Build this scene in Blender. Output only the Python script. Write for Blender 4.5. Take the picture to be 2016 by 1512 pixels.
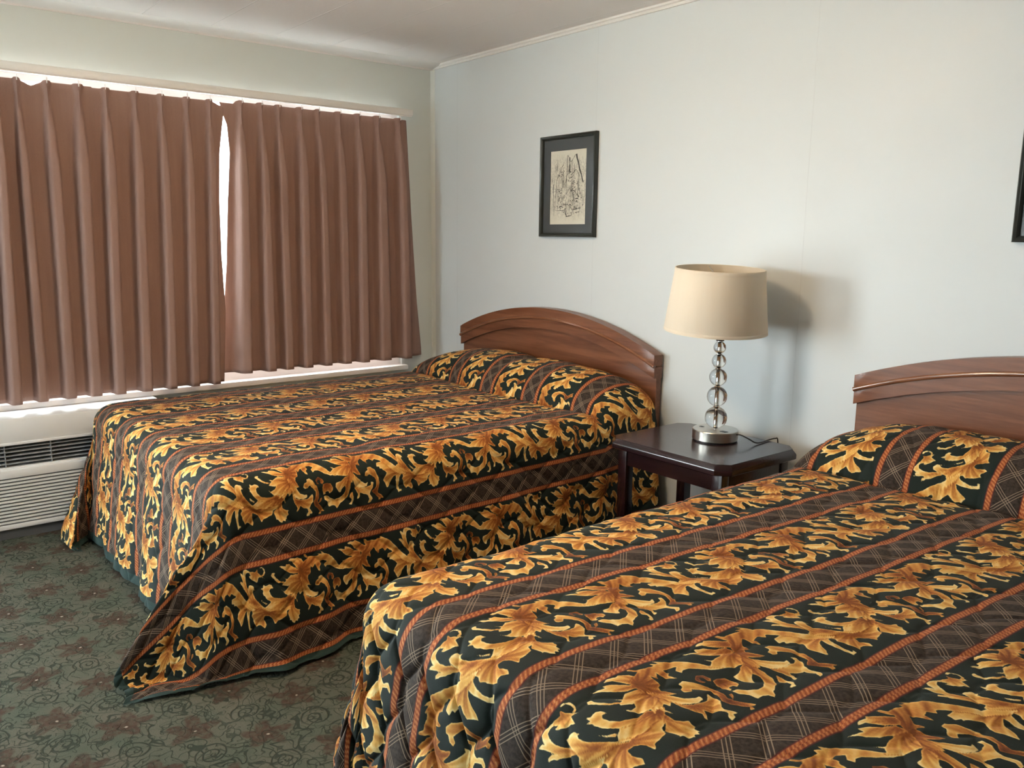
import bpy, bmesh, math, random
import numpy as np
from mathutils import Vector, Matrix
for o in list(bpy.data.objects): bpy.data.objects.remove(o, do_unlink=True)
SC = bpy.context.scene
C = SC.collection
PI = math.pi
R = math.radians

# ------------------------------------------------------------------ camera
cam_d = bpy.data.cameras.new('camera'); cam = bpy.data.objects.new('camera', cam_d); C.objects.link(cam)
SC.camera = cam
cam_d.sensor_fit = 'HORIZONTAL'; cam_d.sensor_width = 36.0; cam_d.lens = 36.0 * 1645.0 / 2016.0
cam_d.clip_start = .05; cam_d.clip_end = 200
YAW, PITCH, ROLL = .8929, -.1745, .0116
fw = Vector((-math.sin(YAW) * math.cos(PITCH), math.cos(YAW) * math.cos(PITCH), math.sin(PITCH)))
rt = Vector((math.cos(YAW), math.sin(YAW), 0)); up = rt.cross(fw)
rt2 = math.cos(ROLL) * rt + math.sin(ROLL) * up; up2 = -math.sin(ROLL) * rt + math.cos(ROLL) * up
M = Matrix((rt2, up2, -fw)).transposed().to_4x4(); M.translation = Vector((4.6095, -3.0461, 1.42))
cam.matrix_world = M

# ------------------------------------------------------------------ world, daylight, exposure
W = bpy.data.worlds.new('world'); SC.world = W; W.use_nodes = True
bg = W.node_tree.nodes['Background']; bg.inputs['Color'].default_value = (.90, .955, 1.0, 1); bg.inputs['Strength'].default_value = 21.0
SC.view_settings.view_transform = 'Standard'; SC.view_settings.look = 'None'
SC.view_settings.gamma = 1.0; SC.view_settings.exposure = 0.74; SC.view_settings.use_curve_mapping = False
# openings in the window wall
DY0, DY1, DZ = -5.0, -3.5, 2.08        # glazed doorway
WY0, WY1, WZ0, WZ1 = -2.75, -.25, .60, 2.15   # window
def portal(name, y0, y1, z0, z1, front=False):
    l = bpy.data.lights.new(name, 'AREA'); l.shape = 'RECTANGLE'; l.size = y1 - y0; l.size_y = z1 - z0
    l.cycles.is_portal = True
    o = bpy.data.objects.new(name, l); C.objects.link(o)
    if front: o.matrix_world = Matrix.Translation(((y0 + y1) / 2, -5.76, (z0 + z1) / 2)) @ Matrix(((-1, 0, 0, 0), (0, 0, -1, 0), (0, -1, 0, 0), (0, 0, 0, 1)))
    else: o.matrix_world = Matrix.Translation((-.16, (y0 + y1) / 2, (z0 + z1) / 2)) @ Matrix(((0, 0, -1, 0), (1, 0, 0, 0), (0, -1, 0, 0), (0, 0, 0, 1)))
portal('doorway_daylight', DY0, DY1, 0, DZ)
portal('window_daylight', WY0, WY1, WZ0, WZ1)
VX0, VX1, VZ0, VZ1 = .45, 1.95, .95, 2.0     # unseen fill window added in the front wall to balance the light
portal('added_fill_daylight', VX0, VX1, VZ0, VZ1, True)

# ------------------------------------------------------------------ node helper
class N:
    def __init__(s, name, rough=.5, metal=0, spec=.5):
        s.m = bpy.data.materials.new(name); s.m.use_nodes = True; s.t = s.m.node_tree
        s.b = s.t.nodes['Principled BSDF']; s.out = s.t.nodes['Material Output']
        s.b.inputs['Roughness'].default_value = rough; s.b.inputs['Metallic'].default_value = metal
        s.b.inputs['Specular IOR Level'].default_value = spec
    def put(s, sock, v):
        if isinstance(v, bpy.types.NodeSocket): s.t.links.new(v, sock)
        elif isinstance(v, (tuple, list)) and len(v) == 3 and sock.type == 'RGBA': sock.default_value = (*v, 1)
        else: sock.default_value = v
    def math(s, op, a, b=0.0, c=0.0, clamp=False):
        n = s.t.nodes.new('ShaderNodeMath'); n.operation = op; n.use_clamp = clamp
        s.put(n.inputs[0], a); s.put(n.inputs[1], b); s.put(n.inputs[2], c); return n.outputs[0]
    def add(s, a, b): return s.math('ADD', a, b)
    def sub(s, a, b): return s.math('SUBTRACT', a, b)
    def mul(s, a, b): return s.math('MULTIPLY', a, b)
    def mod(s, a, b): return s.math('FLOORED_MODULO', a, b)
    def abs(s, a): return s.math('ABSOLUTE', a)
    def mn(s, a, b): return s.math('MINIMUM', a, b)
    def mx(s, a, b): return s.math('MAXIMUM', a, b)
    def band(s, d, w, soft):           # 1 where d < w
        n = s.t.nodes.new('ShaderNodeMapRange'); n.clamp = True
        s.put(n.inputs[0], d); n.inputs[1].default_value = w - soft; n.inputs[2].default_value = w + soft
        n.inputs[3].default_value = 1; n.inputs[4].default_value = 0; return n.outputs[0]
    def mapr(s, v, a, b, c, d):
        n = s.t.nodes.new('ShaderNodeMapRange'); n.clamp = True
        s.put(n.inputs[0], v)
        for i, x in enumerate((a, b, c, d)): n.inputs[i + 1].default_value = x
        return n.outputs[0]
    def mix(s, f, a, b, mode='MIX'):
        n = s.t.nodes.new('ShaderNodeMix'); n.data_type = 'RGBA'; n.blend_type = mode
        s.put(n.inputs[0], f); s.put(n.inputs[6], a); s.put(n.inputs[7], b); return n.outputs[2]
    def ramp(s, f, stops):
        n = s.t.nodes.new('ShaderNodeValToRGB'); e = n.color_ramp.elements
        while len(e) < len(stops): e.new(.5)
        for el, (p, c) in zip(e, stops): el.position = p; el.color = (*c, 1)
        s.put(n.inputs[0], f); return n.outputs[0]
    def attr(s, name):
        n = s.t.nodes.new('ShaderNodeAttribute'); n.attribute_name = name; return n.outputs['Fac']
    def coord(s, kind='Object'):
        return s.t.nodes.new('ShaderNodeTexCoord').outputs[kind]
    def pos(s): return s.t.nodes.new('ShaderNodeNewGeometry').outputs['Position']
    def xyz(s, v):
        n = s.t.nodes.new('ShaderNodeSeparateXYZ'); s.put(n.inputs[0], v); return n.outputs
    def comb(s, x, y, z=0.0):
        n = s.t.nodes.new('ShaderNodeCombineXYZ'); s.put(n.inputs[0], x); s.put(n.inputs[1], y); s.put(n.inputs[2], z); return n.outputs[0]
    def noise(s, v, scale, detail=3, rough=.5, dist=0.0, col=False):
        n = s.t.nodes.new('ShaderNodeTexNoise'); s.put(n.inputs['Vector'], v); n.inputs['Scale'].default_value = scale
        n.inputs['Detail'].default_value = detail; n.inputs['Roughness'].default_value = rough; n.inputs['Distortion'].default_value = dist
        return n.outputs['Color' if col else 'Fac']
    def vscale(s, v, sc):
        n = s.t.nodes.new('ShaderNodeVectorMath'); n.operation = 'MULTIPLY'; s.put(n.inputs[0], v); n.inputs[1].default_value = sc; return n.outputs[0]
    def vadd(s, v, w):
        n = s.t.nodes.new('ShaderNodeVectorMath'); n.operation = 'ADD'; s.put(n.inputs[0], v); s.put(n.inputs[1], w); return n.outputs[0]
    def bump(s, h, dist, strength=1.0):
        n = s.t.nodes.new('ShaderNodeBump'); n.inputs['Distance'].default_value = dist; n.inputs['Strength'].default_value = strength
        s.put(n.inputs['Height'], h); s.put(s.b.inputs['Normal'], n.outputs[0])
    def col(s, v): s.put(s.b.inputs['Base Color'], v); return s
    def rough(s, v): s.put(s.b.inputs['Roughness'], v); return s

def simple(name, c, rough=.5, metal=0, var=.08, scale=20):
    n = N(name, rough, metal)
    f = n.noise(n.pos(), scale, 3)
    n.col(n.mix(f, tuple(max(0, x * (1 - var)) for x in c), tuple(min(1, x * (1 + var)) for x in c)))
    return n.m

# ------------------------------------------------------------------ mesh helpers
def box(bm, x0, x1, y0, y1, z0, z1, bev=0.0, seg=2):
    vs = [bm.verts.new((x, y, z)) for x in (x0, x1) for y in (y0, y1) for z in (z0, z1)]
    F = [(0, 1, 3, 2), (4, 6, 7, 5), (0, 4, 5, 1), (2, 3, 7, 6), (0, 2, 6, 4), (1, 5, 7, 3)]
    fs = [bm.faces.new([vs[i] for i in f]) for f in F]
    if bev > 0:
        es = list({e for f in fs for e in f.edges})
        bmesh.ops.bevel(bm, geom=es, offset=bev, segments=seg, affect='EDGES', profile=.5)
    return vs
def prism(bm, pts, axis, a, b, bev=0.0):
    """extrude polygon pts (2D) along axis from a to b. axis 'y': pts=(x,z); 'z': pts=(x,y); 'x': pts=(y,z)"""
    def P(q, t): return {'y': (q[0], t, q[1]), 'z': (q[0], q[1], t), 'x': (t, q[0], q[1])}[axis]
    A = [bm.verts.new(P(q, a)) for q in pts]; B = [bm.verts.new(P(q, b)) for q in pts]
    fs = [bm.faces.new(A), bm.faces.new(B[::-1])]
    n = len(pts)
    for i in range(n): fs.append(bm.faces.new((A[i], B[i], B[(i + 1) % n], A[(i + 1) % n])))
    if bev > 0: bmesh.ops.bevel(bm, geom=list({e for f in fs[:2] for e in f.edges}), offset=bev, segments=2, affect='EDGES', profile=.5)
def lathe(bm, prof, cx=0, cy=0, seg=64, close=True):
    rings = []
    for r, z in prof:
        if r < 1e-6: rings.append([bm.verts.new((cx, cy, z))])
        else: rings.append([bm.verts.new((cx + r * math.cos(2 * PI * i / seg), cy + r * math.sin(2 * PI * i / seg), z)) for i in range(seg)])
    for a, b in zip(rings, rings[1:]):
        for i in range(seg):
            j = (i + 1) % seg
            if len(a) == 1 and len(b) == 1: continue
            if len(a) == 1: bm.faces.new((a[0], b[j], b[i]))
            elif len(b) == 1: bm.faces.new((a[i], a[j], b[0]))
            else: bm.faces.new((a[i], a[j], b[j], b[i]))
def tube(bm, pts, r, seg=10, cap=True):
    pts = [Vector(p) for p in pts]; rings = []
    prev = None
    for i, p in enumerate(pts):
        d = (pts[min(i + 1, len(pts) - 1)] - pts[max(i - 1, 0)]).normalized()
        ref = Vector((0, 0, 1)) if abs(d.z) < .9 else Vector((1, 0, 0))
        if prev is not None: ref = prev
        u = (ref - d * ref.dot(d)).normalized(); w = d.cross(u); prev = u
        rr = r[i] if isinstance(r, (list, tuple)) else r
        rings.append([bm.verts.new(p + rr * (math.cos(2 * PI * k / seg) * u + math.sin(2 * PI * k / seg) * w)) for k in range(seg)])
    for a, b in zip(rings, rings[1:]):
        for k in range(seg): bm.faces.new((a[k], a[(k + 1) % seg], b[(k + 1) % seg], b[k]))
    if cap: bm.faces.new(rings[0][::-1]); bm.faces.new(rings[-1])
def obj(name, bm, mat, parent=None, smooth=True, angle=35):
    bmesh.ops.recalc_face_normals(bm, faces=bm.faces)
    me = bpy.data.meshes.new(name); bm.to_mesh(me); bm.free()
    me.materials.append(mat)
    if smooth:
        me.polygons.foreach_set('use_smooth', [True] * len(me.polygons))
        me.set_sharp_from_angle(angle=R(angle))
    o = bpy.data.objects.new(name, me); C.objects.link(o)
    if parent: o.parent = parent; o.matrix_parent_inverse = parent.matrix_world.inverted()
    return o
def thing(name, label, cat, loc=(0, 0, 0), group=None):
    o = bpy.data.objects.new(name, None); C.objects.link(o); o.location = loc; o.empty_display_size = .1
    o.matrix_world = Matrix.Translation(loc)
    o['label'] = label; o['category'] = cat
    if group: o['group'] = group
    return o
def tag(o, label, cat, group=None):
    o['label'] = label; o['category'] = cat
    if group: o['group'] = group
    return o
def struct(name, bm, m, parent=None, **k):
    o = obj(name, bm, m, parent, **k)
    if parent is None: o['kind'] = 'structure'
    return o
BM = bmesh.new
LAMP_E = 60.0; SH_TILT = 3.6; FAST = False
# ------------------------------------------------------------------ materials
def wall_mat(name, c):
    n = N(name, .42, 0, .40); P = n.xyz(n.pos())
    f = n.noise(n.pos(), 1.5, 3); fine = n.noise(n.pos(), 120, 2)
    # satin painted sheet panelling with shallow vertical grooves
    g = n.abs(n.sub(n.mod(n.add(P[0], .945), 1.21), .605)); groove = n.band(n.sub(.605, g), .002, .0012)
    faint = n.noise(n.comb(n.mul(P[0], 30), n.mul(P[1], 30), n.mul(P[2], .25)), 1.0, 2)
    c1 = tuple(x * .975 for x in c); c2 = tuple(min(1, x * 1.02) for x in c)
    base = n.mix(f, c1, c2)
    n.col(n.mix(n.mul(groove, .15), base, tuple(x * .7 for x in c)))
    n.bump(n.add(n.add(n.mul(fine, .25), n.mul(faint, 1.0)), n.mul(groove, -1.0)), .0004)
    n.rough(n.mapr(n.noise(n.pos(), 3, 2), .3, .7, .38, .46))
    return n.m
M_wall = wall_mat('pale_blue_grey_wall_paint', (.645, .70, .72))
M_wall3 = wall_mat('taupe_wall_paint', (.30, .26, .22))  # unseen right wall toned down to cut bounced light
M_wall2 = wall_mat('pale_green_grey_wall_paint', (.65, .715, .70))
def ceil_mat():
    n = N('white_plank_ceiling_tiles', .6); P = n.xyz(n.pos())
    y = n.mod(n.add(P[1], .08 + 10 * .337), .337); d = n.mn(y, n.sub(.337, y)); g = n.band(d, .0025, .0015)
    x = n.mod(n.add(P[0], n.mul(n.math('FLOOR', n.math('DIVIDE', P[1], .337)), .41)), 1.35); dx = n.mn(x, n.sub(1.35, x)); gx = n.band(dx, .0015, .001)
    f = n.noise(n.pos(), 60, 3)
    base = n.mix(n.noise(n.pos(), 1.2, 2), (.86, .83, .805), (.90, .875, .85))
    n.col(n.mix(n.mul(n.mx(g, n.mul(gx, .4)), .6), base, (.97, .96, .95))); n.bump(n.add(f, n.mul(g, 3)), .0008); return n.m
M_ceil = ceil_mat()
M_trim = simple('white_trim_paint', (.80, .80, .78), .35, 0, .02)
M_white = simple('white_enamel', (.82, .82, .80), .4, 0, .02)
def carpet():
    n = N('patterned_carpet', .95, 0, .1); p = n.pos()
    warp = n.vadd(p, n.vscale(n.noise(p, 9, 2, col=True), (.05, .05, 0))); P = n.xyz(warp); Q = n.xyz(p)
    # base mottling
    base = n.mix(n.mapr(n.noise(p, 7, 3), .35, .65, 0, 1), (.080, .096, .074), (.120, .116, .092))
    base = n.mix(n.mapr(n.noise(p, 260, 2), .3, .7, 0, .5), base, (.06, .07, .05))
    # flower heads on a staggered grid
    a = n.math('DIVIDE', n.sub(P[1], -2.651), .155)
    row = n.math('ROUND', a); fy = n.mul(n.sub(a, row), .155)
    bx = n.math('DIVIDE', n.sub(n.sub(P[0], 1.746), n.mul(row, .148)), .297)
    fx = n.mul(n.sub(bx, n.math('ROUND', bx)), .297)
    r = n.math('SQRT', n.add(n.mul(fx, fx), n.mul(fy, fy)))
    ang = n.math('ARCTAN2', fy, fx)
    rr = n.add(.058, n.mul(n.math('SINE', n.mul(ang, 5)), .018))
    petal = n.mapr(n.sub(r, rr), -.006, .006, 1, 0)
    petal = n.mul(petal, n.mapr(n.noise(p, 55, 3), .3, .6, .35, 1))
    core = n.band(r, .020, .006)
    brown = n.mix(n.noise(p, 45, 2), (.085, .050, .036), (.040, .023, .017))
    c = n.mix(n.mul(petal, .9), base, brown)
    c = n.mix(n.mul(core, .5), c, (.05, .03, .02))
    dot = n.band(n.math('SQRT', n.add(n.mul(n.sub(fx, .008), n.sub(fx, .008)), n.mul(n.sub(fy, .004), n.sub(fy, .004)))), .004, .002)
    c = n.mix(dot, c, (.36, .32, .27))
    # curling vines: rings plus wavy outlines
    fx2 = n.mul(n.sub(n.add(bx, .5), n.math('ROUND', n.add(bx, .5))), .297)
    fy2 = fy
    r2 = n.math('SQRT', n.add(n.mul(fx2, fx2), n.mul(fy2, fy2)))
    an2 = n.math('ARCTAN2', fy2, fx2)
    spiral = n.mod(n.sub(r2, n.mul(an2, .022 / 6.2832 * 1.0)), .022)
    sp = n.mul(n.band(n.abs(n.sub(spiral, .011)), .0026, .0012), n.band(r2, .052, .004))
    vn = n.noise(n.vadd(p, (5, 3, 0)), 17, 1, .4, .8)
    vine = n.band(n.abs(n.sub(vn, .5)), .020, .008)
    vn2 = n.noise(n.vadd(p, (1, 8, 0)), 24, 0, .4, 1.4)
    vine2 = n.band(n.abs(n.sub(vn2, .47)), .024, .010)
    v = n.mx(n.mx(sp, vine), n.mul(vine2, .8))
    c = n.mix(n.mul(v, n.mapr(petal, 0, 1, .8, .3)), c, (.020, .030, .022))
    n.col(c); n.bump(n.add(n.noise(p, 500, 2), n.mul(v, -1)), .002); return n.m
M_carpet = carpet()
def wood(name, a, b, rough, ax=0, coat=0.0, sc=1.0):
    n = N(name, rough, 0, .5); p = n.pos()
    s = [22.0, 22.0, 22.0]; s[ax] = 1.6
    v = n.vscale(p, tuple(x * sc for x in s))
    f = n.noise(v, 1.0, 6, .62, .8); g = n.noise(n.vscale(v, (3.5, 3.5, 3.5)), 1.0, 4, .6, .3)
    n.col(n.mix(n.mapr(n.add(n.mul(f, .7), n.mul(g, .3)), .36, .64, 0, 1), a, b)); n.b.inputs['Coat Weight'].default_value = coat; n.b.inputs['Coat Roughness'].default_value = .12
    n.bump(g, .0004); return n.m
M_wood = wood('brown_laminate_wood', (.125, .042, .018), (.235, .095, .046), .32)
M_bead = wood('polished_wood_bead', (.16, .06, .028), (.26, .11, .055), .10, 0, 1.0)
M_dark = wood('dark_espresso_wood', (.013, .004, .0055), (.025, .008, .010), .22, 0, .3)
M_chrome = simple('polished_chrome', (.75, .74, .72), .08, 1, .02)
def brushed():
    n = N('brushed_nickel', .28, 1); n.col(n.mix(n.noise(n.vscale(n.pos(), (4, 4, 400)), 1, 2), (.50, .475, .43), (.62, .59, .54))); return n.m
M_nickel = brushed()
def glass():
    n = N('clear_glass', 0.0); n.col(n.mix(n.noise(n.pos(), 3, 1), (.98, 1, 1), (1, 1, 1))); n.b.inputs['Transmission Weight'].default_value = 1; n.b.inputs['IOR'].default_value = 1.5; return n.m
M_glass = glass()
def pane(name, lo, hi, refl=.5):
    n = N(name, 0.0)
    tr = n.t.nodes.new('ShaderNodeBsdfTransparent'); gl = n.t.nodes.new('ShaderNodeBsdfGlossy'); gl.inputs['Roughness'].default_value = .03
    n.put(tr.inputs[0], n.mix(n.noise(n.pos(), 2, 1), lo, hi))
    lw = n.t.nodes.new('ShaderNodeLayerWeight'); lw.inputs[0].default_value = .5
    fr = n.add(.04 * refl, n.mul(n.math('POWER', lw.outputs['Facing'], 5.0), refl))
    mx = n.t.nodes.new('ShaderNodeMixShader'); n.t.links.new(fr, mx.inputs[0]); n.t.links.new(tr.outputs[0], mx.inputs[1]); n.t.links.new(gl.outputs[0], mx.inputs[2])
    n.t.links.new(mx.outputs[0], n.out.inputs[0]); return n.m
M_pane = pane('clear_window_glass', (.95, .98, .97), (.97, .99, .98))
M_tint = pane('tinted_window_glass', (.66, .68, .68), (.69, .70, .70))  # tint added to cut the daylight coming through the panes
M_art_glass = pane('non_reflective_picture_glass', (.97, .98, .98), (.98, .99, .99), .03)
M_black = simple('black_plastic', (.012, .012, .012), .35, 0, .1)
M_frame = simple('black_green_frame_lacquer', (.028, .034, .030), .28, 0, .1)
M_mat = simple('dark_grey_mat_board', (.075, .082, .086), .35, 0, .05)
M_ruffle = simple('beige_ruffle_cloth', (.42, .36, .29), .9, 0, .06)
M_mattress = simple('cream_mattress_cloth', (.6, .56, .48), .9, 0, .05)
def fabric(name, a, b, trans, rough=.9, weave=900, tcol=None):
    n = N(name, rough, 0, .2); p = n.pos()
    f = n.noise(p, weave, 2); g = n.noise(n.vscale(p, (40, 40, 3)), 1, 2)
    c = n.mix(n.mapr(n.add(n.mul(f, .75), n.mul(g, .25)), .35, .65, 0, 1), a, b); n.col(c); n.bump(f, .0006)
    if trans > 0:
        t = n.t.nodes.new('ShaderNodeBsdfTranslucent'); n.put(t.inputs[0], tcol or c)
        m = n.t.nodes.new('ShaderNodeMixShader'); m.inputs[0].default_value = trans
        n.t.links.new(n.b.outputs[0], m.inputs[1]); n.t.links.new(t.outputs[0], m.inputs[2]); n.t.links.new(m.outputs[0], n.out.inputs[0])
    return n.m
M_curtain = fabric('brown_curtain_cloth', (.285, .182, .155), (.38, .25, .21), .03, tcol=(.30, .12, .07))
M_shade = fabric('cream_lampshade_cloth', (.90, .83, .70), (.95, .90, .78), .25, .8, 1500, tcol=(.9, .75, .5))
M_ac = simple('white_plastic_housing', (.82, .84, .85), .4, 0, .02)
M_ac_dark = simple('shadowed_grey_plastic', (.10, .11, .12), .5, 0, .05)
M_ac_lou = simple('grey_louvre_plastic', (.34, .37, .40), .45, 0, .03)
def art(seed):
    n = N('aged_paper_with_ink_wash', .6); p = n.coord('Object')
    P = n.xyz(p)
    base = n.mix(n.noise(p, 6, 3), (.70, .65, .54), (.78, .73, .62))
    # loose vertical ink wash strokes confined to the middle of the sheet
    w = n.noise(n.vadd(n.comb(n.mul(P[0], 55), 0.0, n.mul(P[2], 14)), (seed, 0, 0)), 1, 4, .7, .6)
    e = n.mul(n.mapr(n.abs(P[2]), .10, .18, 1, 0), n.mapr(n.abs(P[0]), .10, .15, 1, .5))
    c = n.mix(n.mul(n.mapr(w, .50, .66, 0, .75), e), base, (.17, .15, .12))
    q = n.noise(n.vadd(p, (seed, 2, 0)), 38, 5, .7, 1.2); c = n.mix(n.mul(n.mul(n.band(n.abs(n.sub(q, .5)), .012, .008), .8), e), c, (.06, .055, .05))
    n.col(c); return n.m
M_ink = simple('black_ink', (.05, .045, .04), .7, 0, .2, 80)

M_ground = simple('pale_concrete', (.68, .67, .65), .9, 0, .1, 2)  # outside ground made pale to bounce more daylight up indoors
def spread_mat():
    n = N('acanthus_stripe_bedspread_cloth', .78, 0, .25)
    uv = n.t.nodes.new('ShaderNodeUVMap'); uv.uv_map = 'UVMap'
    U = n.xyz(uv.outputs[0]); s = U[0]; t = U[1]; uvv = uv.outputs[0]
    m = n.mod(s, .335)
    # motif ground
    ground = n.mix(n.noise(uvv, 14, 2), (.006, .013, .011), (.010, .020, .017))
    leafd = n.attr('leaf_distance'); tone = n.attr('leaf_tone')
    leafd = n.add(leafd, n.mul(n.sub(n.noise(uvv, 75, 2), .5), .005))
    leaf = n.mapr(leafd, -.0007, .0007, 0, 1)
    tone = n.add(tone, n.mul(n.mapr(leafd, 0, .003, 1, 0), .12))
    tone2 = n.add(tone, n.mul(n.sub(n.noise(uvv, 160, 3), .5), .22))
    leafc = n.ramp(tone2, [(0, (.085, .018, .004)), (.28, (.27, .080, .013)), (.50, (.52, .215, .042)), (.72, (.74, .42, .105)), (1, (.88, .70, .32))])
    motif = n.mix(leaf, ground, leafc)
    # lattice stripe
    v = n.sub(m, .2875); p = .0879
    def dist(a):
        f = n.mod(a, p); d = n.abs(n.sub(f, p / 2)); return d
    lat = n.mix(n.mapr(n.noise(uvv, 120, 3, .6), .38, .62, 0, 1), (.018, .012, .009), (.050, .034, .025))
    lines = None
    for a in (n.add(t, v), n.sub(t, v)):
        q = dist(a)
        d = n.mn(q, n.abs(n.sub(q, .0095)))
        l = n.band(d, .0013, .0005); lines = l if lines is None else n.mx(lines, l)
    q1 = dist(n.add(t, v)); q2 = dist(n.sub(t, v))
    inner = n.mul(n.band(q1, .006, .0008), n.band(q2, .006, .0008))
    gap = n.mx(n.band(q1, .0125, .0008), n.band(q2, .0125, .0008))
    lat = n.mix(n.mul(gap, .5), lat, (.026, .017, .013))
    lat = n.mix(n.mul(lines, .85), lat, (.30, .225, .16))
    lat_f = n.mul(n.math('GREATER_THAN', m, .24), 1.0)
    col = n.mix(lat_f, motif, lat)
    # cords at both edges
    dc = n.mn(n.mn(m, n.sub(.335, m)), n.abs(n.sub(m, .24)))
    sgn = n.mod(n.add(m, .03), .24)
    tw = n.mod(n.add(n.add(t, n.mul(sgn, .75)), n.mul(n.noise(uvv, 55, 1), .008)), .0112)
    twd = n.abs(n.sub(tw, .0056))
    cord = n.ramp(n.mul(twd, 178.0), [(0, (.08, .014, .007)), (.25, (.28, .062, .018)), (.6, (.42, .13, .038)), (1, (.62, .30, .12))])
    cord = n.mix(n.mapr(n.noise(uvv, 170, 3, .7), .38, .62, 0, .75), cord, (.36, .095, .026))
    edge = n.mix(n.noise(uvv, 60, 1), (.075, .011, .013), (.11, .017, .015))
    cc = n.mix(n.band(dc, .0078, .0012), edge, cord)
    col = n.mix(n.band(dc, .0105, .0008), col, cc)
    # plain green binding
    hem = n.attr('hem_distance')
    col = n.mix(n.band(hem, .036, .0008), col, n.mix(n.noise(uvv, 30, 2), (.012, .032, .030), (.018, .044, .040)))
    n.col(col)
    n.b.inputs['Sheen Weight'].default_value = .05; n.b.inputs['Sheen Roughness'].default_value = .45
    n.bump(n.add(n.noise(uvv, 700, 1), n.mul(leaf, .5)), .0005)
    return n.m
M_spread = spread_mat()
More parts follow.
